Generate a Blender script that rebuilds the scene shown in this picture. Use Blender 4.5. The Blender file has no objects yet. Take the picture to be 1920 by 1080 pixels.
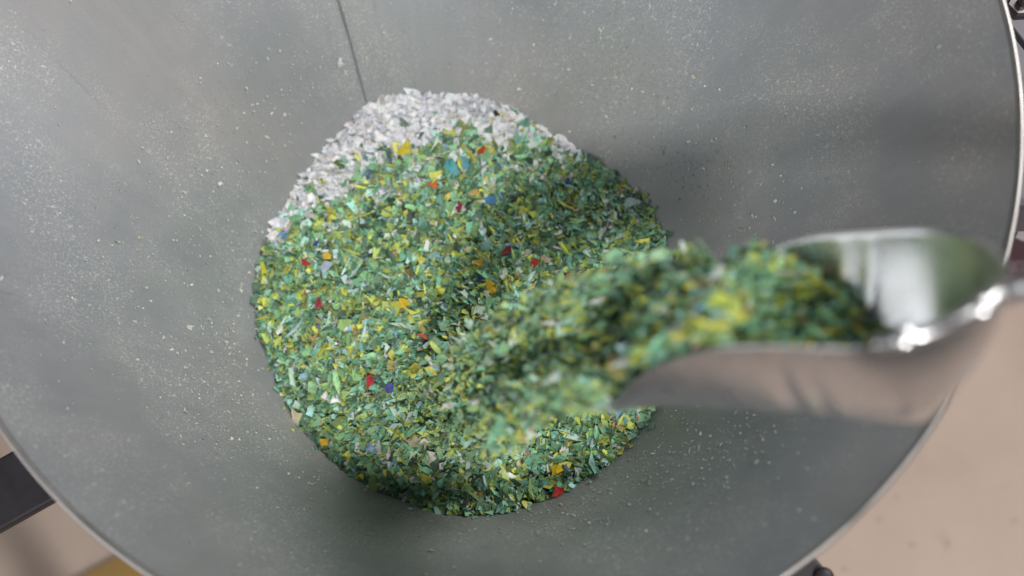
import bpy, bmesh, math, random
import numpy as np
from mathutils import Vector, Matrix
SC = bpy.context.scene
COL = SC.collection
rng = np.random.default_rng(7)
random.seed(7)

# ------------------------------------------------------------------ camera
FPX = 1700.0                                   # focal length in photograph pixels (1920 wide)
CAM = np.array([0.07307, -0.28121, 0.44231])
AX, BY = math.radians(20.0), 0.09776
_ca, _sa, _cb, _sb = math.cos(AX), math.sin(AX), math.cos(BY), math.sin(BY)
CM = np.array([[_cb, 0, _sb], [0, 1, 0], [-_sb, 0, _cb]]) @ np.array([[1, 0, 0], [0, _ca, -_sa], [0, _sa, _ca]])
cd = bpy.data.cameras.new('camera')
cam = bpy.data.objects.new('camera', cd)
COL.objects.link(cam)
cd.sensor_width = 36.0
cd.lens = 36.0 * FPX / 1920.0
cd.clip_start = 0.01
cd.clip_end = 200
cd.dof.use_dof = True
cd.dof.focus_distance = 0.615
cd.dof.aperture_fstop = 3.2
cd.dof.aperture_blades = 0
m4 = Matrix.Identity(4)
for i in range(3):
    for j in range(3):
        m4[i][j] = CM[i][j]
    m4[i][3] = CAM[i]
cam.matrix_world = m4
SC.camera = cam
SC.render.resolution_x, SC.render.resolution_y = 1024, 576

# ------------------------------------------------------------------ light
SC.view_settings.view_transform = 'Standard'
SC.view_settings.look = 'None'
SC.view_settings.gamma = 1.0
SC.view_settings.exposure = 0.0
world = bpy.data.worlds.new("World")
SC.world = world
world.use_nodes = True
bg = world.node_tree.nodes['Background']
bg.inputs['Color'].default_value = (0.93, 0.96, 1.0, 1)
bg.inputs['Strength'].default_value = 0.06

def area(name, loc, target, sx, sy, power, col):
    l = bpy.data.lights.new(name, 'AREA')
    l.shape = 'RECTANGLE'; l.size = sx; l.size_y = sy
    l.energy = power; l.color = col
    o = bpy.data.objects.new(name, l)
    COL.objects.link(o)
    o.location = loc
    o.rotation_euler = (Vector(target) - Vector(loc)).to_track_quat('-Z', 'Y').to_euler()
    return o
def polar(az, el, d):
    a, e = math.radians(az), math.radians(el)
    return (0.1 + d * math.cos(e) * math.cos(a), -0.05 + d * math.cos(e) * math.sin(a), d * math.sin(e))
# a ceiling lamp behind the photographer, which throws the scoop's shadow on the heap and wall
area('ceiling_lamp', polar(285, 53, 3.0), (0, 0, -0.2), 0.30, 0.30, 76, (1.0, 0.97, 0.93))
# the next lamp of the row, beyond the hopper to the right
area('far_ceiling_lamp', polar(36, 36, 3.0), (0, 0, 0), 1.5, 1.2, 80, (1.0, 0.98, 0.95))
# added fill, low on the left, to brighten the inside of the scoop
area('scoop_fill_light', polar(205, 26, 3.0), (0.15, -0.1, 0), 1.9, 1.7, 29, (0.95, 0.98, 1.0))

# ------------------------------------------------------------------ helpers
def tag(o, label=None, cat=None, group=None, kind=None):
    if label: o['label'] = label
    if cat: o['category'] = cat
    if group: o['group'] = group
    if kind: o['kind'] = kind
    return o

def thing(name, loc=(0, 0, 0), **k):
    o = bpy.data.objects.new(name, None)
    o.empty_display_size = 0.02
    COL.objects.link(o)
    o.location = loc
    return tag(o, **k)

def mesh_obj(name, V, F, mat, parent=None, smooth=True, colors=None, offset=None):
    me = bpy.data.meshes.new(name)
    V = np.asarray(V, float)
    if parent is not None:
        V = V - np.array(parent.location)
    if offset is not None:
        V = V - np.asarray(offset)
    me.from_pydata(V.tolist(), [], [tuple(int(a) for a in f) for f in F])
    me.materials.append(mat)
    if smooth:
        me.polygons.foreach_set('use_smooth', [True] * len(me.polygons))
    if colors is not None:
        a = me.color_attributes.new('col', 'FLOAT_COLOR', 'POINT')
        a.data.foreach_set('color', np.asarray(colors, np.float32).ravel())
    me.update()
    o = bpy.data.objects.new(name, me)
    COL.objects.link(o)
    if parent is not None:
        o.parent = parent
    if offset is not None:
        o.location = offset
    return o

def ray(px, py):
    d = CM @ np.array([(px - 960) / FPX, -(py - 540) / FPX, -1.0])
    return CAM, d

def on_z(px, py, z):
    c, d = ray(px, py)
    return c + d * (z - c[2]) / d[2]

def srgb(r, g, b):
    f = lambda c: c / 12.92 if c <= 0.04045 else ((c + 0.055) / 1.055) ** 2.4
    return (f(r / 255), f(g / 255), f(b / 255))

# ------------------------------------------------------------------ materials
def nodes_of(name):
    m = bpy.data.materials.new(name)
    m.use_nodes = True
    nt = m.node_tree
    return m, nt, nt.nodes['Principled BSDF']

def noise(nt, scale, detail=4, rough=0.55, coord=None, dist=0.0):
    n = nt.nodes.new('ShaderNodeTexNoise')
    n.inputs['Scale'].default_value = scale
    n.inputs['Detail'].default_value = detail
    n.inputs['Roughness'].default_value = rough
    n.inputs['Distortion'].default_value = dist
    if coord is not None:
        nt.links.new(coord, n.inputs['Vector'])
    return n.outputs['Fac']

def ramp(nt, fac, stops):
    r = nt.nodes.new('ShaderNodeValToRGB')
    el = r.color_ramp.elements
    while len(el) < len(stops):
        el.new(0.5)
    for e, (p, c) in zip(el, stops):
        e.position = p
        e.color = (*c, 1) if len(c) == 3 else c
    nt.links.new(fac, r.inputs['Fac'])
    return r.outputs['Color']

def mix(nt, fac, a, b, blend='MIX'):
    n = nt.nodes.new('ShaderNodeMix')
    n.data_type = 'RGBA'; n.blend_type = blend
    for s, v in ((n.inputs[0], fac), (n.inputs[6], a), (n.inputs[7], b)):
        if hasattr(v, 'links') or hasattr(v, 'is_linked'):
            nt.links.new(v, s)
        elif isinstance(v, (int, float)):
            s.default_value = v
        else:
            s.default_value = (*v, 1)
    return n.outputs[2]

def g(v):
    return (v, v, v)

def objcoord(nt):
    t = nt.nodes.new('ShaderNodeTexCoord')
    return t.outputs['Object']

def bump(nt, p, fac, strength, dist=0.001):
    b = nt.nodes.new('ShaderNodeBump')
    b.inputs['Strength'].default_value = strength
    b.inputs['Distance'].default_value = dist
    nt.links.new(fac, b.inputs['Height'])
    nt.links.new(b.outputs['Normal'], p.inputs['Normal'])

# dusty sheet steel of the hopper
def make_hopper_mat():
    m, nt, p = nodes_of('dusty_sheet_steel')
    co = objcoord(nt)
    at = nt.nodes.new('ShaderNodeAttribute'); at.attribute_name = 'slope'
    sv = at.outputs['Vector']                      # runs down the slope of the cone: x, y round it, z down it
    n1 = noise(nt, 5.5, 4, 0.55, co)
    base = ramp(nt, n1, [(0.3, srgb(128, 133, 140)), (0.5, srgb(143, 145, 149)), (0.7, srgb(154, 151, 151))])
    # faint rolling and rubbing streaks down the slope
    stn = noise(nt, 26, 4, 0.65, sv)
    base = mix(nt, 0.22, base, ramp(nt, stn, [(0.3, g(0.78)), (0.7, g(1.16))]), 'MULTIPLY')
    # film of green plastic dust, thicker low down the cone
    sep = nt.nodes.new('ShaderNodeSeparateXYZ'); nt.links.new(co, sep.inputs[0])
    low = nt.nodes.new('ShaderNodeMapRange'); low.inputs[1].default_value = -0.03; low.inputs[2].default_value = -0.17
    nt.links.new(sep.outputs[2], low.inputs[0])
    n2 = noise(nt, 9, 5, 0.6, co, 0.3)
    gm = nt.nodes.new('ShaderNodeMath'); gm.operation = 'MULTIPLY'
    nt.links.new(ramp(nt, n2, [(0.40, g(0.1)), (0.68, g(0.5))]), gm.inputs[0]); nt.links.new(low.outputs[0], gm.inputs[1])
    c1 = mix(nt, gm.outputs[0], base, srgb(126, 136, 130))
    # fine pale dust, as a film and as specks
    n3 = noise(nt, 14, 4, 0.6, co)
    fine = noise(nt, 620, 3, 0.75, co)
    spk = noise(nt, 330, 2, 0.6, co)
    patch = ramp(nt, n3, [(0.42, g(0.08)), (0.62, g(0.95))])
    f1 = ramp(nt, fine, [(0.52, g(0)), (0.66, g(0.65))]); f2 = ramp(nt, spk, [(0.645, g(0)), (0.70, g(1))])
    fm = mix(nt, 1.0, f1, f2, 'LIGHTEN')
    fm = mix(nt, 1.0, fm, patch, 'MULTIPLY')
    c2 = mix(nt, fm, c1, srgb(194, 193, 186))
    # a few dull grease smears and scratches
    n4 = noise(nt, 17, 5, 0.7, sv, 1.2)
    c3 = mix(nt, ramp(nt, n4, [(0.64, g(0)), (0.72, g(0.3))]), c2, srgb(96, 96, 98))
    nt.links.new(c3, p.inputs['Base Color'])
    r = ramp(nt, n1, [(0.3, g(0.46)), (0.7, g(0.6))])
    nt.links.new(r, p.inputs['Roughness'])
    met = ramp(nt, n3, [(0.4, g(0.34)), (0.7, g(0.18))])
    nt.links.new(met, p.inputs['Metallic'])
    bump(nt, p, fine, 0.25, 0.0004)
    return m
M_WALL = make_hopper_mat()

def simple_metal(name, col, rough, metal=1.0, var=0.06, nscale=30, bmp=0.0):
    m, nt, p = nodes_of(name)
    co = objcoord(nt)
    n = noise(nt, nscale, 5, 0.6, co)
    c = ramp(nt, n, [(0.3, tuple(x * (1 - 2 * var) for x in col)), (0.7, col)])
    nt.links.new(c, p.inputs['Base Color'])
    r = ramp(nt, n, [(0.3, g(max(0.02, rough - var))), (0.7, g(rough + var))])
    nt.links.new(r, p.inputs['Roughness'])
    p.inputs['Metallic'].default_value = metal
    if bmp:
        bump(nt, p, noise(nt, nscale * 0.4, 2, 0.5, co), bmp, 0.002)
    return m
M_RIM = simple_metal('bright_rim_steel', srgb(190, 186, 184), 0.45)
M_SEAM = simple_metal('seam_sealant', srgb(116, 120, 125), 0.6, 0.2)
def streaked_scoop():
    m, nt, p = nodes_of('streaked_scoop_steel')
    co = objcoord(nt)
    n = noise(nt, 40, 5, 0.65, co, 0.8)
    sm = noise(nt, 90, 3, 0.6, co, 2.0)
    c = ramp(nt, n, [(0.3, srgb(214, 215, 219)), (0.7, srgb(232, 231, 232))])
    c = mix(nt, ramp(nt, sm, [(0.6, g(0)), (0.72, g(0.3))]), c, srgb(160, 162, 160))  # dark reflection streaks painted into the colour as smears
    nt.links.new(c, p.inputs['Base Color'])
    nt.links.new(ramp(nt, n, [(0.3, g(0.24)), (0.7, g(0.36))]), p.inputs['Roughness'])
    p.inputs['Metallic'].default_value = 0.96
    bump(nt, p, noise(nt, 14, 2, 0.5, co), 0.15, 0.002)
    return m
M_SCOOP = streaked_scoop()
M_BLACK = simple_metal('black_painted_steel', srgb(40, 36, 42), 0.5, 0.0, 0.1, 60)
M_SLATE = simple_metal('slate_painted_metal', srgb(82, 80, 92), 0.45, 0.0, 0.05, 20)
M_BOLT = simple_metal('dull_bolt_steel', srgb(120, 112, 116), 0.35, 0.9)
M_MAROON = simple_metal('maroon_paint', srgb(98, 74, 82), 0.5, 0.0, 0.15, 40)
M_WHITEP = simple_metal('white_paint_mark', srgb(190, 185, 190), 0.5, 0.0)
M_YELLOW = simple_metal('worn_yellow_paint', srgb(150, 118, 60), 0.6, 0.0, 0.15, 9)

def make_floor_mat():
    m, nt, p = nodes_of('pinkish_concrete')
    co = objcoord(nt)
    n1 = noise(nt, 2.2, 6, 0.6, co)
    c = ramp(nt, n1, [(0.25, srgb(156, 136, 124)), (0.5, srgb(174, 155, 143)), (0.75, srgb(184, 167, 155))])
    n2 = noise(nt, 9, 5, 0.65, co, 0.5)
    st = ramp(nt, n2, [(0.60, g(0)), (0.78, g(0.5))])
    c = mix(nt, st, c, srgb(128, 108, 98))
    c = mix(nt, ramp(nt, noise(nt, 30, 3, 0.6, co), [(0.66, g(0)), (0.74, g(0.6))]), c, srgb(112, 98, 90))
    nt.links.new(c, p.inputs['Base Color'])
    p.inputs['Roughness'].default_value = 0.75
    bump(nt, p, noise(nt, 60, 4, 0.6, co), 0.3, 0.002)
    return m
M_FLOOR = make_floor_mat()

def make_flake_mat(name, white=False):
    m, nt, p = nodes_of(name)
    a = nt.nodes.new('ShaderNodeAttribute'); a.attribute_name = 'col'
    n = noise(nt, 260, 3, 0.6, objcoord(nt))
    s = ramp(nt, n, [(0.3, g(0.82)), (0.7, g(1.12))])
    c = mix(nt, 1.0, a.outputs['Color'], s, 'MULTIPLY')
    nt.links.new(c, p.inputs['Base Color'])
    p.inputs['Roughness'].default_value = 0.55
    p.inputs['Specular IOR Level'].default_value = 0.25
    bump(nt, p, noise(nt, 500, 2, 0.5, objcoord(nt)), 0.3, 0.0006)
    # thin plastic lets some light through
    tr = nt.nodes.new('ShaderNodeBsdfTranslucent')
    nt.links.new(c, tr.inputs['Color'])
    ms = nt.nodes.new('ShaderNodeMixShader'); ms.inputs[0].default_value = 0.24
    nt.links.new(p.outputs[0], ms.inputs[1]); nt.links.new(tr.outputs[0], ms.inputs[2])
    nt.links.new(ms.outputs[0], nt.nodes['Material Output'].inputs['Surface'])
    return m
M_FLAKE = make_flake_mat('shredded_plastic')
M_BED = simple_metal('packed_plastic_fines', srgb(62, 84, 62), 0.8, 0.0, 0.1, 200)
M_BEDW = simple_metal('packed_white_fines', srgb(170, 172, 176), 0.8, 0.0, 0.1, 200)

# ------------------------------------------------------------------ hopper
HD = 0.2
def rim_r(T):
    return 0.3 + 0.00243 + 0.00384 * np.cos(2 * T) + 0.00376 * np.sin(2 * T) - 0.00571 * np.cos(3 * T) + 0.00342 * np.sin(3 * T)
def wall(T, d):                      # d = 0 at the rim, 1 at 0.2 m depth
    T = np.asarray(T, float); d = np.asarray(d, float)
    r0 = rim_r(T)
    x = (1 - d) * r0 * np.cos(T) + d * (-0.03 + 0.164 * np.cos(T))
    y = (1 - d) * r0 * np.sin(T) + d * (-0.044 + 0.164 * np.sin(T))
    # shallow dents in the sheet
    dent = 0.0012 * np.sin(3 * T + 5 * d) * np.sin(np.pi * np.clip(d, 0, 1)) + 0.0008 * np.sin(7 * T + 2) * np.sin(np.pi * np.clip(d, 0, 1) * 1.5)
    return np.stack([x + dent * np.cos(T), y + dent * np.sin(T), -HD * d + 0 * T], -1)

hopper = thing('hopper', (0, 0, 0), label='large round grey sheet steel hopper, open at the top and half full of plastic flakes', cat='hopper')
def grid_faces(n, k, closed=True, base=0):
    F = []
    for j in range(k - 1):
        for i in range(n if closed else n - 1):
            a = j * n + i; b = j * n + (i + 1) % n
            F.append((base + a, base + b, base + b + n, base + a + n))
    return F
NT = 360
T = np.linspace(0, 2 * np.pi, NT, endpoint=False)
ds = np.linspace(0.0, 1.55, 60)
inner = np.concatenate([wall(T, np.full(NT, d)) for d in ds])
outer = []
for d in ds[::-1]:
    P = wall(T, np.full(NT, d)).copy()
    P[:, 0] += 0.0022 * np.cos(T); P[:, 1] += 0.0022 * np.sin(T); P[:, 2] -= 0.0012
    outer.append(P)
V = np.concatenate([inner] + outer)
F = [f[::-1] for f in grid_faces(NT, len(ds) * 2)]
sT = np.tile(T, len(ds) * 2); sD = np.concatenate([np.repeat(ds, NT), np.repeat(ds[::-1], NT)])
cw = mesh_obj('cone_wall', V, F, M_WALL, hopper)
sa = cw.data.attributes.new('slope', 'FLOAT_VECTOR', 'POINT')
sa.data.foreach_set('vector', np.stack([np.cos(sT), np.sin(sT), sD * 0.12], -1).astype(np.float32).ravel())
# outlet neck below the cone
e = wall(T, np.full(NT, 1.5))
cx, cy = e[:, 0].mean(), e[:, 1].mean()
rn = np.hypot(e[:, 0] - cx, e[:, 1] - cy).mean()
rings = []
for r, z in ((rn * 0.96, -0.302), (rn * 0.96, -0.42), (rn * 0.96 + 0.004, -0.42), (rn * 0.96 + 0.004, -0.312)):
    rings.append(np.stack([cx + r * np.cos(T[::6]), cy + r * np.sin(T[::6]), np.full(60, z)], -1))
mesh_obj('outlet_neck', np.concatenate(rings), grid_faces(60, 4), M_WALL, hopper)
# rolled rim: a bead round the top edge
def tube_path(P, r, n=10, closed=False, radii=None):
    P = np.asarray(P, float); k = len(P)
    V = []
    up0 = np.array([0.0, 0, 1])
    for i in range(k):
        if closed:
            t = P[(i + 1) % k] - P[i - 1]
        else:
            t = P[min(i + 1, k - 1)] - P[max(i - 1, 0)]
        t = t / np.linalg.norm(t)
        a = np.cross(t, up0)
        if np.linalg.norm(a) < 1e-3: a = np.cross(t, [0, 1, 0])
        a /= np.linalg.norm(a); b = np.cross(a, t)
        rr = r if radii is None else radii[i]
        for q in range(n):
            w = 2 * np.pi * q / n
            V.append(P[i] + rr * (math.cos(w) * a + math.sin(w) * b))
    F = []
    for i in range(k if closed else k - 1):
        for q in range(n):
            a = i * n + q; b = i * n + (q + 1) % n
            c = ((i + 1) % k) * n + (q + 1) % n; d = ((i + 1) % k) * n + q
            F.append((a, b, c, d))
    if not closed:
        F.append(tuple(range(n))[::-1]); F.append(tuple((k - 1) * n + q for q in range(n)))
    return V, F
RP = np.stack([(rim_r(T) + 0.0018) * np.cos(T), (rim_r(T) + 0.0018) * np.sin(T), 0 * T + 0.0005], -1)
V, F = tube_path(RP, 0.0017, 10, True)
mesh_obj('rolled_rim', V, F, M_RIM, hopper)
# overlap seam of the sheet, running down the cone
th = math.radians(117.2)
V, F = [], []
dd = np.linspace(0.01, 1.3, 60)
for i, d in enumerate(dd):
    w = 0.0010 + 0.0002 * math.sin(i * 0.9)
    for s, h in ((-1, 0.0002), (-0.6, 0.0008), (0.6, 0.0008), (1, 0.0002)):
        P = wall(th + s * w / 0.2 + 0.0015 * math.sin(i * 0.35), d)
        P = P + np.array([-math.cos(th), -math.sin(th), 0.7]) * h
        V.append(P)
for i in range(len(dd) - 1):
    for q in range(3):
        a = i * 4 + q
        F.append((a, a + 1, a + 5, a + 4))
mesh_obj('seam', V, F, M_SEAM, hopper)

# ------------------------------------------------------------------ heap height field
# the line where the flakes meet the steel: angle (deg) -> depth factor
bt = np.array([7, 28, 49, 68, 90, 115, 138, 159, 180, 207, 226, 247, 272, 288, 304, 322, 345], float)
bd = np.array([1.005, 1.035, 1.065, 1.035, .97, .935, .98, 1.0, 1.025, 1.06, 1.10, 1.075, .92, .90, .895, .92, .96])
bd[11] = 1.03; bd[10] = 1.08
def bdepth(Td):
    Td = np.mod(Td, 360)
    return np.interp(Td, np.concatenate([bt - 360, bt, bt + 360]), np.tile(bd, 3))
HC = np.array([-0.03, -0.044])
def wave(x, y):
    return (0.0035 * np.sin(31 * x + 1.3) * np.cos(27 * y + 0.4) + 0.0022 * np.sin(73 * x - 41 * y) +
            0.0015 * np.cos(120 * x + 2) * np.sin(105 * y + 1))
def heap_z(x, y):
    dx, dy = x - HC[0], y - HC[1]
    T = np.arctan2(dy, dx); rho = np.hypot(dx, dy)
    d = bdepth(np.degrees(T))
    # wall radius at that depth about the heap centre
    rb = 0.164 + (1 - d) * 0.136
    k = np.clip(rho / rb, 0, 1.2)
    zb = -HD * d
    zc = -0.196 + 0.010 * np.exp(-((x + 0.02) ** 2 + (y + 0.10) ** 2) / 0.004)      # mound under the stream
    dip = -0.013 * np.exp(-((x - 0.028) ** 2 + (y - 0.012) ** 2) / 0.0028)
    s = k ** 3
    return zc * (1 - s) + zb * s + (wave(x, y) + dip) * (1 - s * 0.6)
def wall_rho(Trad):
    d = bdepth(np.degrees(Trad))
    # find where ray from the heap centre meets the wall at height zb
    P = wall(Trad, d)
    return np.hypot(P[:, 0] - HC[0], P[:, 1] - HC[1])
def heap_hit(px, py):
    z = -0.2
    for _ in range(8):
        P = on_z(px, py, z); z = float(heap_z(P[0], P[1]))
    return on_z(px, py, z)
_Tq = np.linspace(0, 2 * np.pi, 721)
_Pq = wall(_Tq, bdepth(np.degrees(_Tq)))
_tq = np.unwrap(np.arctan2(_Pq[:, 1] - HC[1], _Pq[:, 0] - HC[0])); _rq = np.hypot(_Pq[:, 0] - HC[0], _Pq[:, 1] - HC[1])
def edge_rho(t):
    t = np.mod(t - _tq[0], 2 * np.pi) + _tq[0]
    return np.interp(t, _tq, _rq)

# the green layer lies over the white one: its edge on the heap
gl = [(470, 455), (520, 452), (548, 425), (590, 398), (640, 378), (672, 345), (700, 310), (735, 285), (770, 300), (800, 285), (826, 246), (860, 262),
      (900, 276), (950, 268), (1000, 262), (1040, 280), (1085, 300), (1110, 300), (1150, 310)]
GL = np.array([heap_hit(*p)[:2] for p in gl])
def green_side(x, y):
    """signed distance-like value, positive on the green side (towards the lower edge of the heap)"""
    yl = np.interp(x, GL[:, 0], GL[:, 1])
    return yl - y
WP = [heap_hit(*p)[:2] for p in ((722, 372), (775, 335), (705, 395), (1050, 296))]

# ------------------------------------------------------------------ plastic flakes
def flake_batch(P, size, nrm, color, spin=None, aspect=None, thick=0.00045):
    """one mesh of many thin, bent, ragged chips; returns V, F, C"""
    n = len(P)
    K = 7
    ang = (np.arange(K) * 2 * np.pi / K)[None] + rng.normal(0, 0.28, (n, K))
    rad = np.clip(rng.normal(1.0, 0.33, (n, K)), 0.35, 1.8)
    asp = rng.uniform(0.5, 1.0, n) if aspect is None else aspect
    x = rad * np.cos(ang) * (size / 2)[:, None]
    y = rad * np.sin(ang) * (size / 2 * asp)[:, None]
    curl = rng.normal(0, 0.22, n) / size * 2
    zt = curl[:, None] * (x ** 2) + rng.normal(0, 0.10, (n, K)) * size[:, None] * 0.5
    # frame
    nz = nrm / np.linalg.norm(nrm, axis=1, keepdims=True)
    if spin is None:
        h = rng.normal(size=(n, 3))
    else:
        h = spin
    ax = h - (h * nz).sum(1, keepdims=True) * nz
    ax /= np.linalg.norm(ax, axis=1, keepdims=True)
    ay = np.cross(nz, ax)
    def W(x, y, z):
        return P[:, None] + x[..., None] * ax[:, None] + y[..., None] * ay[:, None] + z[..., None] * nz[:, None]
    top = W(x, y, zt + thick / 2); bot = W(x, y, zt - thick / 2)
    ct = W(np.zeros((n, 1)), np.zeros((n, 1)), np.full((n, 1), thick / 2))
    V = np.concatenate([top, bot, ct], 1)          # 2K+1 per flake
    S = 2 * K + 1
    f = []
    for i in range(K):
        j = (i + 1) % K
        f += [(2 * K, i, j, -1), (i, K + i, K + j, j)]
    base = (np.arange(n) * S)[:, None]
    tri = np.array([q[:3] for q in f[0::2]]); quad = np.array([q for q in f[1::2]])
    Ft = (base[:, :, None] + tri[None]).reshape(-1, 3)
    Fq = (base[:, :, None] + quad[None]).reshape(-1, 4)
    Fb = base + np.arange(2 * K - 1, K - 1, -1)[None]
    C = np.repeat(np.c_[color, np.ones(n)][:, None], S, 1).reshape(-1, 4)
    return V.reshape(-1, 3), Ft.tolist() + Fq.tolist() + Fb.tolist(), C

PAL = [  # sRGB colour, weight
    ((78, 112, 86), 12), ((92, 132, 98), 14), ((66, 98, 76), 10), ((112, 150, 112), 10), ((58, 84, 66), 7), ((84, 128, 108), 9),
    ((108, 132, 76), 11), ((128, 142, 66), 9), ((96, 148, 122), 6), ((146, 176, 150), 5), ((120, 164, 152), 5), ((152, 158, 62), 6),
    ((190, 170, 58), 5), ((164, 180, 176), 3.5), ((138, 164, 172), 3.5), ((92, 104, 60), 5), ((196, 196, 176), 0.8), ((120, 112, 66), 2.2),
    ((84, 120, 140), 1.2), ((160, 120, 70), 0.25), ((70, 80, 110), 0.4), ((150, 132, 110), 1.0), ((44, 60, 50), 4)]
PC = np.array([srgb(*c) for c, w in PAL]); PC = 0.91 * PC + 0.09 * PC.mean(1, keepdims=True) * np.array([0.96, 1.0, 1.06]); PC = np.minimum(PC * 2.1 + 0.018, 0.8); PW = np.array([w for c, w in PAL], float); PW /= PW.sum()
WPAL = [((238, 240, 244), 10), ((230, 233, 239), 8), ((243, 243, 245), 6), ((200, 205, 213), 4), ((210, 205, 196), 1.5), ((120, 140, 126), 0.25)]
WC = np.array([srgb(*c) for c, w in WPAL]); WW = np.array([w for c, w in WPAL], float); WW /= WW.sum()
def pick(n, C, W, jit=0.10):
    c = C[rng.choice(len(C), n, p=W)]
    return np.clip(c * np.exp(rng.normal(0, jit, (n, 1))) * np.exp(rng.normal(0, 0.015 if C is WC else 0.04, (n, 3))), 0.005, 0.9)

def heap_points(n, margin=0.0):
    t = rng.uniform(0, 2 * np.pi, n)
    r = np.sqrt(rng.uniform(0, 1, n)) * (edge_rho(t) - margin)
    return HC[0] + r * np.cos(t), HC[1] + r * np.sin(t)

def sizes(n, med=0.0066, sg=0.42, lo=0.002, hi=0.0118):
    return np.clip(med * np.exp(rng.normal(0, sg, n)), lo, hi)

def tilt_normals(n, sg=0.55):
    v = np.c_[rng.normal(0, sg, n), rng.normal(0, sg, n), np.ones(n)]
    return v

def bed(name, keep, mat, dz, parent):
    """packed fines under the loose chips, as a sheet with relief"""
    nr, na = 40, 140
    V = []
    t = np.linspace(0, 2 * np.pi, na, endpoint=False)
    for j in range(nr + 1):
        r = edge_rho(t) * (0.001 + 1.004 * j / nr)
        x, y = HC[0] + r * np.cos(t), HC[1] + r * np.sin(t)
        V.append(np.stack([x, y, heap_z(x, y) + dz + rng.normal(0, 0.0004, na)], -1))
    V = np.concatenate(V)
    F = [f for f in grid_faces(na, nr + 1) if keep(V[f[0], 0], V[f[0], 1])]
    return V, F

def join_flakes(name, parts, mat, **k):
    V, F, C = [], [], []
    b = 0
    for v, f, c in parts:
        V.append(v); C.append(c)
        F += [tuple(a + b for a in q) for q in f]
        b += len(v)
    V = np.concatenate(V)
    off = V.mean(0)
    o = mesh_obj(name, V, F, mat, None, False, np.concatenate(C), off)
    return tag(o, kind='stuff', **k)

# white layer
N = 12000
x, y = heap_points(N, 0.001)
gs = green_side(x, y)
keep = gs < 0.03
x, y = x[keep], y[keep]; n = len(x)
s = sizes(n, 0.0062, 0.35)
z = heap_z(x, y) - rng.uniform(0, 0.0045, n) - 0.0005 + np.clip(-green_side(x, y), 0, 0.01) * 0.15
wf = flake_batch(np.c_[x, y, z], s, tilt_normals(n, 0.27), pick(n, WC, WW, 0.03))
# a sheet of fines beneath
Vb, Fb = bed('w', lambda a, b: green_side(a, b) < 0.03, None, -0.0065, None)
wb = (Vb, Fb, np.repeat([[*srgb(238, 240, 243), 1]], len(Vb), 0))
join_flakes('white_plastic_flakes', [wb, wf], M_FLAKE, label='white shredded plastic flakes showing at the upper edge of the heap in the hopper', cat='plastic flakes')

# green mixed layer
N = 24000
x, y = heap_points(N, 0.001)
gs = green_side(x, y)
edge = 0.006 * np.sin(140 * x + 1) + 0.004 * np.sin(310 * x) + rng.normal(0, 0.0065, N)
keep = gs > edge
for wp, rad in zip(WP, (0.011, 0.010, 0.007, 0.006)):
    keep &= ~((np.hypot(x - wp[0], y - wp[1]) < rad) & (rng.random(N) < 0.86))
# a few stragglers thrown onto the white
keep |= (gs > -0.03) & (rng.random(N) < 0.035)
x, y, gs = x[keep], y[keep], gs[keep]; n = len(x)
s = sizes(n)
deep = rng.uniform(0, 1, n) ** 1.3
z = heap_z(x, y) + 0.0015 - deep * 0.0075
nr = tilt_normals(n, 0.5)
col = pick(n, PC, PW, 0.14)
gf = flake_batch(np.c_[x, y, z], s, nr, col, aspect=rng.uniform(0.42, 1.0, n))
# slivers and threads
k = rng.random(n) < 0.10
k2 = np.where(k)[0]
sl = flake_batch(np.c_[x[k2], y[k2], z[k2] + 0.001], s[k2] * 1.5, tilt_normals(len(k2), 0.4), pick(len(k2), PC, PW, 0.12), aspect=rng.uniform(0.12, 0.25, len(k2)))
# fine crumbs on top
N = 5000
cx_, cy_ = heap_points(N, 0.001)
kk = green_side(cx_, cy_) > 0.0
cx_, cy_ = cx_[kk], cy_[kk]; n = len(cx_)
cr = flake_batch(np.c_[cx_, cy_, heap_z(cx_, cy_) + rng.uniform(-0.001, 0.002, n)], sizes(n, 0.0026, 0.3, 0.0012, 0.004), tilt_normals(n, 0.9), pick(n, PC, PW, 0.15))
tw = rng.uniform(0, 2 * np.pi, 110); dw_ = bdepth(np.degrees(tw)) - np.abs(rng.normal(0, 0.02, 110))
Pw_ = wall(tw, dw_); Nw = np.c_[-np.cos(tw), -np.sin(tw), np.full(110, 0.65)]
onw = green_side(Pw_[:, 0], Pw_[:, 1]) > 0
Pw_, Nw = Pw_[onw], Nw[onw]
st_ = flake_batch(Pw_ + Nw * 0.0008, sizes(len(Pw_), 0.0034, 0.4, 0.0015), Nw + rng.normal(0, 0.2, Nw.shape), pick(len(Pw_), PC, PW, 0.12))
Vb, Fb = bed('g', lambda a, b: green_side(a, b) > 0.004, None, -0.0062, None)
gb = (Vb, Fb, np.repeat([[*srgb(84, 112, 84), 1]], len(Vb), 0))
join_flakes('green_plastic_flakes', [gb, gf, sl, cr, st_], M_FLAKE, label='heap of mixed green and yellow shredded plastic flakes filling the hopper', cat='plastic flakes')

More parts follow.
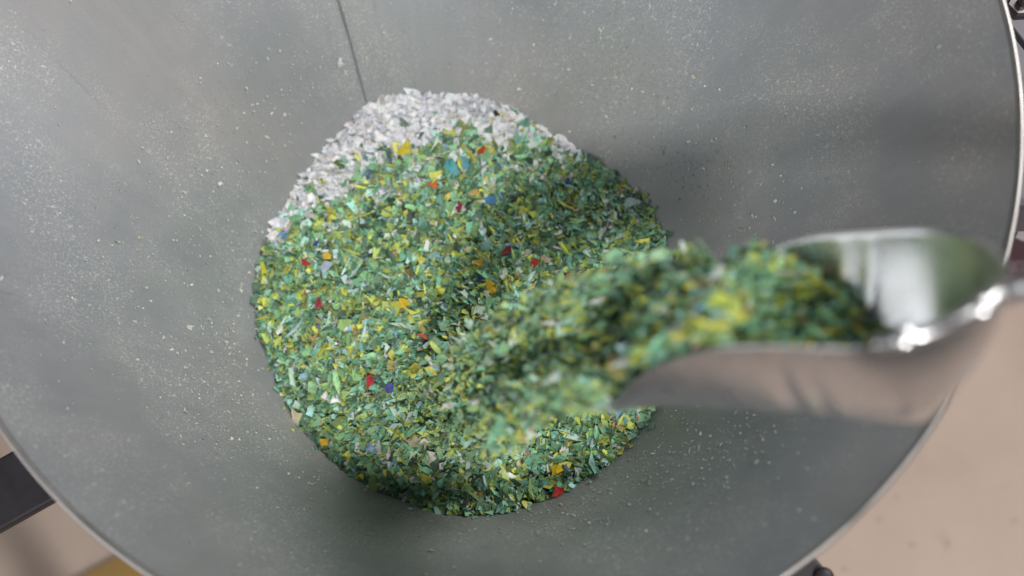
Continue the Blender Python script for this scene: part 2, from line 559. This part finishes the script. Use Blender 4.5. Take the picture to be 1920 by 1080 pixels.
# ------------------------------------------------------------------ single flakes that stand out
def single(px, py, rgb, size, label, asp=0.75, zoff=0.0042, tilt=0.25, at=None, nrm=None):
    P = heap_hit(px, py) if at is None else at
    nn = np.array([[random.gauss(0, tilt), random.gauss(0, tilt) - 0.1, 1.0]]) if nrm is None else np.array([nrm])
    v, f, c = flake_batch(np.array([[0.0, 0, 0]]), np.array([size]), nn, np.array([srgb(*rgb)]), aspect=np.array([asp]))
    me_o = mesh_obj('plastic_flake', v, f, M_FLAKE, None, False, c)
    me_o.location = (P[0], P[1], P[2] + zoff)
    return tag(me_o, label=label, cat='plastic flake')
SG = [
 (572, 497, (176, 58, 56), .0075, 'bright red flake near the left edge of the green heap'),
 (603, 574, (172, 66, 78), .0085, 'crimson flake left of the heap centre, below the small bright red one'),
 (697, 719, (178, 52, 58), .0115, 'largest red flake, in the lower left part of the heap beside a violet blue one'),
 (1003, 497, (170, 52, 54), .008, 'red flake in the shaded part of the heap above the falling stream'),
 (951, 474, (120, 60, 64), .008, 'dull maroon flake in the shaded centre of the heap'),
 (862, 392, (146, 52, 84), .0085, 'magenta flake in the upper middle of the green heap'),
 (903, 287, (198, 84, 48), .0085, 'orange red flake where green flakes meet the white ones'),
 (811, 350, (202, 104, 58), .0095, 'orange flake left of the turquoise ones in the upper heap'),
 (1066, 530, (206, 94, 44), .0105, 'bright orange flake beside the falling stream, above a blue flake'),
 (795, 634, (206, 104, 76), .0075, 'salmon orange flake in the middle of the heap'),
 (1050, 921, (190, 58, 54), .0085, 'red flake at the lower edge of the heap against the steel wall'),
 (597, 461, (52, 66, 132), .0065, 'small dark blue flake near the upper left edge of the heap'),
 (733, 731, (92, 98, 176), .0095, 'violet blue flake right of the largest red flake'),
 (922, 381, (84, 138, 182), .0120, 'wide sky blue flake in the shaded upper heap'),
 (846, 318, (96, 176, 182), .0135, 'large turquoise flake just below the white layer'),
 (872, 310, (110, 172, 190), .0090, 'pale turquoise flake right of the large turquoise one'),
 (1066, 551, (68, 84, 168), .0095, 'royal blue flake beside the stream, under a bright orange flake'),
 (1066, 342, (60, 80, 150), .0060, 'small blue flake in the upper right of the heap'),
 (613, 506, (176, 190, 204), .0115, 'pale grey blue flake near the left edge under a yellow flake'),
 (534, 445, (112, 162, 204), .0080, 'light blue flake at the upper left edge of the heap'),
 (901, 527, (44, 58, 110), .0075, 'navy blue flake in the centre of the heap'),
 (763, 284, (206, 194, 62), .0105, 'bright yellow flake standing among the white flakes'),
 (613, 831, (222, 184, 52), .0090, 'round golden yellow flake near the lower left edge'),
 (619, 486, (216, 186, 64), .0095, 'yellow flake near the left edge above a pale grey blue flake'),
 (922, 544, (208, 176, 48), .0120, 'large yellow flake in the centre beside a white flake'),
 (1043, 882, (226, 196, 48), .0100, 'bright yellow flake near the lower edge, above the red one at the wall'),
 (903, 497, (192, 160, 48), .0100, 'mustard flake in the shaded centre of the heap'),
 (497, 509, (190, 190, 62), .0085, 'lime yellow flake at the far left edge of the heap'),
 (760, 573, (214, 188, 66), .0110, 'ragged yellow flake left of centre in the heap'),
 (875, 668, (222, 178, 56), .0095, 'golden flake beside the left side of the falling stream'),
 (783, 692, (190, 184, 70), .0090, 'olive yellow flake in the lower middle of the heap'),
 (1034, 272, (150, 158, 60), .0085, 'olive flake at the upper right among white flakes'),
 (1128, 441, (204, 212, 206), .0085, 'white flake in the shaded right part of the heap'),
 (1184, 382, (180, 206, 204), .0110, 'pale mint flake near the right edge of the heap'),
 (914, 557, (214, 214, 204), .0080, 'white flake just under the large yellow one in the centre'),
 (876, 686, (226, 214, 202), .0085, 'cream flake under the golden flake beside the stream'),
 (813, 857, (220, 218, 212), .0085, 'white flake at the lower end of the falling stream'),
 (557, 783, (214, 206, 176), .0105, 'cream curled flake at the lower left edge against the steel'),
 (933, 219, (48, 58, 60), .0070, 'black flake lying on the white flakes'),
 (640, 315, (86, 116, 66), .0090, 'dark green flake lying alone on the white flakes'),
 (697, 840, (160, 186, 214), .0085, 'pale blue flake in the lower left of the heap'),
 (514, 446, (232, 230, 228), .0090, 'white flake at the upper left edge touching the steel'),
]
for px, py, rgb, sz, lab in SG:
    single(px, py, rgb, sz, lab, asp=random.uniform(0.6, 0.95))

# ------------------------------------------------------------------ scoop
SCL = 0.75
T0 = CAM + SCL * (np.array([0.2502, -0.1445, 0.0546]) - CAM)
def rot(a, b, c):
    return np.array(Matrix.Rotation(c, 3, 'Z') @ Matrix.Rotation(b, 3, 'Y') @ Matrix.Rotation(a, 3, 'X'))
SR = rot(0.6264, 0.5699, 2.8866)
SW, SD, SL = 0.1094 * SCL, 0.073 * SCL, 0.2032 * SCL
def sprof(S):
    t = np.minimum(S / .28, 1); w = SW / 2 * np.sqrt(np.clip(1 - (1 - t) ** 2, 0, 1)) * (1 - .25 * np.clip((S - .5) / .5, 0, 1) ** 2)
    zr = -.76 * SD * np.clip((S - .42) / .58, 0, 1) ** 2.1
    zb = -SD * np.clip(S / .2, 0, 1) ** .6
    return w, zr, np.minimum(zb, zr - 1e-4)
def sl2w(P):
    return np.asarray(P) @ SR.T + T0
def spoint(S, ph, off=0.0):
    """point on the scoop shell: S along (0 back .. 1 lip), ph 0..180 around; off = inward offset"""
    w, zr, zb = sprof(S)
    c, s = np.cos(ph), np.sin(ph)
    # creases added to streak the shell's reflections, slanting from the edge to the bottom
    q = S + 0.07 * np.abs(c)
    dn = 1 - (0.045 * np.exp(-((q - 0.50) / 0.022) ** 2) + 0.035 * np.exp(-((q - 0.43) / 0.016) ** 2)) * s ** 0.5 * np.clip(2.2 * np.abs(c), 0, 1)
    w = w * dn; zb = zr + (zb - zr) * dn
    y = (w - off) * np.sign(c) * np.abs(c)
    z = zr + (zb + off - zr) * s ** 1.45
    return np.stack([SL * S + 0 * ph, y, z], -1)
scoop = thing('scoop', tuple(T0), label='shiny steel hand scoop tilted over the hopper, pouring out green flakes', cat='scoop')
NS, NP = 64, 40
Ss = np.concatenate([0.28 * (1 - np.cos(np.linspace(0.03, 1, 26) * np.pi / 2)), np.linspace(0.28, 1, NS - 25)[1:]])
ph = np.linspace(0, np.pi, NP + 1)
V = []
for off in (0.0, 0.0009):
    for S in Ss:
        Sx = np.full(NP + 1, S)
        V.append(spoint(Sx, ph, off if S > 0.03 else 0.0) + (np.array([off, 0, 0]) if off else 0))
n1 = len(Ss) * (NP + 1)
V = np.concatenate(V)
F = []
W_ = NP + 1
for j in range(len(Ss) - 1):
    for i in range(NP):
        a = j * W_ + i
        F.append((a, a + 1, a + W_ + 1, a + W_))
        F.append((n1 + a, n1 + a + W_, n1 + a + W_ + 1, n1 + a + 1))
for j in range(len(Ss) - 1):                       # rim edges
    for i in (0, NP):
        a = j * W_ + i
        q = (a, a + W_, n1 + a + W_, n1 + a)
        F.append(q if i == 0 else q[::-1])
for i in range(NP):                                # lip and back edge
    a = (len(Ss) - 1) * W_ + i
    F.append((a, a + 1, n1 + a + 1, n1 + a)); F.append((i, n1 + i, n1 + i + 1, i + 1))
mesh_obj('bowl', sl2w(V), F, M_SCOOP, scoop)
# beaded edge
A = [spoint(np.array([S]), np.array([0.0]))[0] for S in Ss[::-1]]
B = [spoint(np.array([S]), np.array([np.pi]))[0] for S in Ss]
P = np.array(A + B)
V, F = tube_path(sl2w(P), 0.0005, 8)
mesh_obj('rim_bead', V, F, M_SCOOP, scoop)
# handle: bracket wrapped round the back edge, ferrule and a tube running off to the right
bk = sl2w([[0.0, 0, 0.0]])[0]
hdir = ray(2300, 500)[1]
hp = [bk + np.array([-0.004, -0.004, -0.010]), bk + np.array([0.006, -0.002, 0.002]), bk + np.array([0.022, 0.004, 0.006]), bk + np.array([0.06, 0.012, 0.010]), bk + np.array([0.15, 0.022, 0.012])]
hp = np.array(hp)
tt = np.linspace(0, len(hp) - 1, 30)
hq = np.c_[[np.interp(tt, range(len(hp)), hp[:, i]) for i in range(3)]].T
V, F = tube_path(hq, 0.0055, 14, radii=np.interp(tt, [0, 1, 2, 4], [0.003, 0.0045, 0.0058, 0.0085]))
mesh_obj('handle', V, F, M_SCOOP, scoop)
# strap along the near part of the back edge
st = [spoint(np.array([S]), np.array([0.0]))[0] + np.array([0, 0.0005, 0.0012]) for S in np.linspace(0.001, 0.20, 24)]
V, F = tube_path(sl2w(np.array(st)), 0.0028, 10)
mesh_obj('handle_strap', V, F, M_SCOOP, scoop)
for k in (3, 17):
    Pq = sl2w(np.array([st[k]]))[0]
    bm = bmesh.new(); bmesh.ops.create_uvsphere(bm, u_segments=14, v_segments=8, radius=0.0042)
    for v in bm.verts: v.co.z *= 0.6
    me = bpy.data.meshes.new('rivet'); bm.to_mesh(me); bm.free()
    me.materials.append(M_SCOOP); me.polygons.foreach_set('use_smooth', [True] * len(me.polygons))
    o = bpy.data.objects.new('rivet', me); COL.objects.link(o); o.parent = scoop
    o.location = tuple(Pq - T0 + np.array([0, 0, 0.002]))

# ------------------------------------------------------------------ flakes in the scoop
# contact line of the load on the bowl, from the far edge to the near edge
def project(P):
    L = (np.asarray(P) - CAM) @ CM
    return np.c_[960 + FPX * L[:, 0] / -L[:, 2], 540 - FPX * L[:, 1] / -L[:, 2]]
SS, PP = np.meshgrid(np.linspace(0.02, 1, 120), np.linspace(0, np.pi, 80), indexing='ij')
GI = spoint(SS.ravel(), PP.ravel(), 0.001)
GP = project(sl2w(GI))
line = [(1398, 492), (1440, 512), (1490, 548), (1540, 580), (1580, 602), (1625, 622), (1640, 640)]
cs = []
for q in line:
    cs.append(GI[((GP - np.array(q)) ** 2).sum(1).argmin()])
cs = np.array(cs); cs = cs[np.argsort(cs[:, 1])]
def load_points(n):
    out = []
    while len(out) < n:
        S = rng.uniform(0.2, 1.02, 4000); v = rng.uniform(-1, 1, 4000)
        w, zr, zb = sprof(np.minimum(S, 1))
        y = v * (w - 0.003)
        yy = np.clip(np.abs(v), 0, 1)
        s8 = np.sqrt(np.clip(1 - yy ** 2, 0, 1)) ** 1.45
        zin = zr + (zb - zr) * s8 + 0.0088
        xc = np.interp(y, cs[:, 1], cs[:, 0])
        dx = SL * S - xc
        top = zr + 0.003 + 0.008 * (1 - v ** 2) + 0.007 * (S > 0.8) - 0.005 * (v < -0.4)
        top = np.minimum(top, zin + np.maximum(dx, 0) * 1.1)
        ok = dx > 0
        depth = rng.random(4000) ** 2 * 0.010
        z = np.maximum(top - depth, zin)
        for a, b, c, k in zip(SL * S, y, z, ok):
            if k and (b < 0.034 * SCL or a > 0.55 * SL): out.append((a, b, c))
    return sl2w(np.array(out[:n]))
fw = SR[:, 0]
LP = load_points(3200)
n = len(LP)
upn = SR[:, 2][None] + rng.normal(0, 0.5, (n, 3))
PW2 = PW.copy()
PW2[[7, 11, 12]] *= 1.5; PW2[[4, 2, 22, 15]] *= 0.5; PW2 /= PW2.sum()
lf = flake_batch(LP, sizes(n, 0.0062), upn, pick(n, PC, PW2, 0.12), spin=fw[None] + rng.normal(0, 0.5, (n, 3)))
join_flakes('scooped_plastic_flakes', [lf], M_FLAKE, label='green and yellow plastic flakes lying in the front of the steel scoop', cat='plastic flakes')

# ------------------------------------------------------------------ falling stream
# each chip flies on its own parabola from the lip (or the far edge near it) down to the heap
src = np.array([[1380, 500], [1300, 520], [1215, 560], [1170, 620], [1150, 680], [1125, 738]], float)
lipw = []
for s_, p_ in ((0.80, np.pi), (0.92, np.pi), (1.0, np.pi * 0.92), (1.0, np.pi * 0.62), (1.0, np.pi * 0.3), (1.0, np.pi * 0.02)):
    lipw.append(sl2w(spoint(np.array([s_]), np.array([p_])))[0])
lipw = np.array(lipw)
dst = np.array([heap_hit(*p) for p in ((800, 745), (808, 765), (825, 790), (850, 815), (880, 840), (930, 868))])
def stream(n):
    w = rng.uniform(0, 5, n)
    i = np.minimum(w.astype(int), 4); f = (w - i)[:, None]
    S = lipw[i] * (1 - f) + lipw[i + 1] * f + SR[:, 2] * rng.uniform(0.001, 0.016, (n, 1))
    E = dst[i] * (1 - f) + dst[i + 1] * f + rng.normal(0, 0.007, (n, 3)) * np.array([1.3, 1, 0])
    drop = E[:, 2] - S[:, 2]
    vz0 = 0.05 + rng.normal(0, 0.05, n)
    tf = (vz0 + np.sqrt(vz0 ** 2 - 2 * 9.81 * drop)) / 9.81
    u = rng.random(n) ** 0.9
    t = tf * u
    vx = (E[:, :2] - S[:, :2]) / tf[:, None]
    P = np.c_[S[:, :2] + vx * t[:, None], S[:, 2] + vz0 * t - 4.905 * t ** 2]
    P += rng.normal(0, 0.0022, (n, 3))
    vel = np.c_[vx, vz0 - 9.81 * t]
    return P, vel, u
P, vel, u = stream(13000)
n = len(P)
vel /= np.linalg.norm(vel, axis=1, keepdims=True)
toc = CAM[None] - P; toc /= np.linalg.norm(toc, axis=1, keepdims=True)
nn = rng.normal(0, 0.6, (n, 3)) + np.array([0, 0.3, 1.0])
sc_ = pick(n, PC, PW2, 0.10); sc_ = 0.8 * sc_ + 0.2 * np.array(srgb(194, 222, 176))
sf = flake_batch(P, sizes(n, 0.0058), nn, sc_, spin=vel + rng.normal(0, 0.35, (n, 3)), aspect=rng.uniform(0.25, 0.6, n))
join_flakes('falling_plastic_flakes', [sf], M_FLAKE, label='stream of green plastic flakes falling from the scoop lip onto the heap', cat='plastic flakes')

# ------------------------------------------------------------------ dust flecks clinging to the wall
def wall_px(px, py):
    TT, DD = np.meshgrid(np.radians(np.arange(0, 360, 1.0)), np.linspace(0, 1.1, 111), indexing='ij')
    G = wall(TT.ravel(), DD.ravel())
    k = ((project(G) - np.array([px, py])) ** 2).sum(1).argmin()
    return TT.ravel()[k], DD.ravel()[k]
CL = [(400, 380, 130, 380), (430, 640, 60, 240), (330, 560, 160, 300), (480, 230, 110, 260), (560, 150, 90, 120), (1000, 90, 130, 380), (1200, 170, 110, 480), (1330, 290, 90, 360),
      (1440, 360, 90, 200), (1120, 60, 160, 240), (1200, 900, 140, 420), (1050, 960, 120, 220), (650, 930, 140, 260), (430, 800, 120, 260), (380, 700, 120, 220), (850, 60, 120, 130), (1380, 850, 90, 160)]
FT, FD = [], []
for px, py, sg, n_ in CL:
    a, d = wall_px(px, py)
    FT.append(a + rng.normal(0, sg / FPX * 0.55 / 0.2 * 0.8, n_)); FD.append(d + rng.normal(0, sg / FPX * 0.55 / 0.22 * 0.7, n_))
FT.append(rng.uniform(0, 2 * np.pi, 900)); FD.append(rng.uniform(0.05, 1.0, 900))
FT = np.concatenate(FT); FD = np.concatenate(FD)
k = (FD > 0.03) & (FD < bdepth(np.degrees(FT)) - 0.01)
FT, FD = FT[k], FD[k]; n = len(FT)
P = wall(FT, FD)
Nn = np.c_[-np.cos(FT), -np.sin(FT), np.full(n, 0.65)]
DC = np.array([srgb(*c) for c in ((204, 203, 197), (190, 192, 186), (178, 192, 182), (224, 222, 216), (164, 180, 168), (198, 190, 170))])
fz = np.clip(0.00082 * np.exp(rng.normal(0, 0.55, n)), 0.0004, 0.0042)
df = flake_batch(P + Nn * 0.0004, fz, Nn + rng.normal(0, 0.25, (n, 3)), DC[rng.integers(0, 6, n)], thick=0.0002)
join_flakes('dust_flecks', [df], M_FLAKE, label='fine pale plastic dust flecks clinging to the steel hopper wall', cat='dust')
a, d = wall_px(638, 116)
Pw = wall(a, d)
nw = np.array([-math.cos(a), -math.sin(a), 0.65])
single(0, 0, (214, 214, 222), 0.0070, 'white flake stuck alone on the hopper wall beside the seam', at=Pw + nw * 0.001, nrm=nw, asp=0.7, zoff=0)

# ------------------------------------------------------------------ surroundings
fl = mesh_obj('floor', [(-40, -40, -1), (40, -40, -1), (40, 40, -1), (-40, 40, -1)], [(0, 1, 2, 3)], M_FLOOR, None, False)
tag(fl, kind='structure')

def box_between(a, b, w, h, up=(0, 0, 1), bev=0.002):
    """a bar from a to b, w wide and h tall, a and b on the middle of its top face"""
    a, b = Vector(a), Vector(b)
    t = (b - a); L = t.length; t.normalize()
    s = t.cross(Vector(up)).normalized(); u = s.cross(t)
    bm = bmesh.new(); bmesh.ops.create_cube(bm, size=1)
    for v in bm.verts:
        v.co = Vector((v.co.x * L, v.co.y * w, v.co.z * h))
    bmesh.ops.bevel(bm, geom=bm.edges[:], offset=bev, segments=2, affect='EDGES', profile=0.6)
    M = Matrix(((t.x, s.x, u.x), (t.y, s.y, u.y), (t.z, s.z, u.z)))
    c = (a + b) / 2 - u * h / 2
    V = [tuple(M @ v.co + c) for v in bm.verts]
    F = [[v.index for v in f.verts] for f in bm.faces]
    bm.free()
    return V, F
def part(name, VF, mat, parent, smooth=False):
    return mesh_obj(name, VF[0], VF[1], mat, parent, smooth)

ZB = -0.12
frame = thing('support_frame', (0, 0, -1.0), label='black painted steel frame carrying the hopper, one bar showing at lower left', cat='frame')
# left bar: between the two measured edges, running outwards to the lower left
p1 = on_z(35, 838, ZB); p2 = on_z(0, 860, ZB); q1 = on_z(107, 933, ZB); q2 = on_z(0, 993, ZB)
din = (q1 - q2); din /= np.linalg.norm(din)
nin = np.array([-din[1], din[0], 0])
wid = abs(np.dot(p1 - q1, nin))
mid = q1 + nin * wid / 2
aL = mid - din * 0.42; bL = mid + din * 0.035
part('bar', box_between(aL, bL, wid, 0.008), M_BLACK, frame)
part('bar', box_between(aL + np.array([0, 0, -0.009]), (aL[0], aL[1], -1.0 + 0.001), 0.04, 0.04, up=(0, 1, 0)), M_BLACK, frame)
# lower right: bar end with a round bolt
r1 = on_z(1526, 1040, ZB); r2 = on_z(1548, 1066, ZB)
dr = r2 - r1; dr /= np.linalg.norm(dr); nr_ = np.array([dr[1], -dr[0], 0])
if nr_[0] > 0: nr_ = -nr_
cR = r1 + nr_ * 0.022
part('bar', box_between(cR - dr * 0.03, cR + dr * 0.25 - dr * 0.0, 0.044, 0.03), M_BLACK, frame)
bz = cR + dr * 0.25
part('bar', box_between((bz[0] , bz[1], ZB - 0.032), (bz[0], bz[1], -0.999), 0.04, 0.04, up=(0, 1, 0)), M_BLACK, frame)
def disc(c, r, h, n=24, dome=0.4):
    c = np.asarray(c, float); V = []; F = []
    for rr, z in ((r, 0), (r, h * 0.7), (r * 0.85, h), (r * 0.4, h * (1 + dome * 0.5))):
        for i in range(n):
            V.append(c + np.array([rr * math.cos(2 * math.pi * i / n), rr * math.sin(2 * math.pi * i / n), z]))
    F = grid_faces(n, 4)
    F.append(tuple(3 * n + i for i in range(n)))
    return V, F
part('bolt', disc(on_z(1544, 1082, ZB + 0.0), 0.0055, 0.004), M_BLACK, frame, True)

# cross members meeting at a collar round the outlet neck, out of sight under the cone
for (ax_, ay_) in ((-0.33, -0.10), (0.10, -0.10), (0.30, 0.20), (-0.30, 0.20)):
    part('stretcher', box_between((ax_ * 1.05, ay_ * 1.05, -0.36), (-0.045 + ax_ * 0.18, -0.066 + ay_ * 0.18, -0.36), 0.03, 0.03), M_BLACK, frame)
    part('leg', box_between((ax_ * 1.1, ay_ * 1.1, -0.345), (ax_ * 1.1, ay_ * 1.1, -0.999), 0.035, 0.035, up=(0, 1, 0)), M_BLACK, frame)

# machine housing at the right edge
house = thing('machine_housing', (0.5, 0.2, -1.0), label='slate grey machine housing with a bolt, behind the right edge of the hopper', cat='machine')
e1 = on_z(1890, 388, -0.16)
V, F = box_between((0.345 + 0.15, e1[1], -0.16), (0.345 + 0.15, e1[1] + 0.55, -0.16), 0.30, 0.05, bev=0.006)
V = [(max(v[0], 0.325 + 0.0 * v[1]), v[1], v[2]) for v in V]
part('body', (V, F), M_SLATE, house)
part('post', box_between((0.5, 0.45, -0.209), (0.5, 0.45, -0.999), 0.1, 0.1, up=(0, 1, 0)), M_SLATE, house)
b0 = on_z(1907, 11, -0.10)
part('bolt_plate', disc(b0 + np.array([0.004, 0.002, -0.006]), 0.0105, 0.006, 6, 0.1), M_BOLT, house)
part('bolt', disc(b0 + np.array([0.004, 0.002, 0.0]), 0.004, 0.005), M_BOLT, house, True)
s0 = on_z(1884, 22, -0.12); s1 = on_z(1934, 85, -0.12)
ds_ = (s1 - s0)
part('strip', box_between(s0 - ds_ * 0.5, s1 + ds_ * 1.5, 0.005, 0.006, bev=0.001), M_SLATE, house)

motor = thing('painted_casing', (0.42, -0.05, -1.0), label='dull maroon painted casing with a white mark at the right edge, by the scoop handle', cat='machine')
c0 = on_z(1915, 440, -0.3)
V, F = box_between((c0[0] + 0.04, c0[1] - 0.035, -0.3), (c0[0] + 0.04, c0[1] + 0.04, -0.3), 0.12, 0.05, bev=0.012)
part('body', (V, F), M_MAROON, motor)
# part('post', box_between((c0[0] + 0.1, c0[1] + 0.01, -0.349), (c0[0] + 0.1, c0[1] + 0.01, -0.999), 0.05, 0.05, up=(0, 1, 0)), M_MAROON, motor)
w0 = on_z(1917, 435, -0.298)
part('white_mark', box_between(w0 - np.array([0.003, 0.006, 0]), w0 + np.array([0.004, 0.006, 0]), 0.008, 0.004, bev=0.001), M_WHITEP, motor)

# yellow board on the floor
y1 = on_z(228, 1038, -0.97); y2 = on_z(150, 1080, -0.97)
dy = (y1 - y2); dy /= np.linalg.norm(dy); ny = np.array([dy[1], -dy[0], 0])
pl = thing('plank', tuple(y1 * np.array([1, 1, 0]) + np.array([0, 0, -1])), label='worn yellow painted plank on the floor at lower left, below the black bar', cat='plank')
mc = y1 + ny * 0.06
part('board', box_between(mc - dy * 0.7, mc + dy * 0.25, 0.12, 0.029, bev=0.003), M_YELLOW, pl)
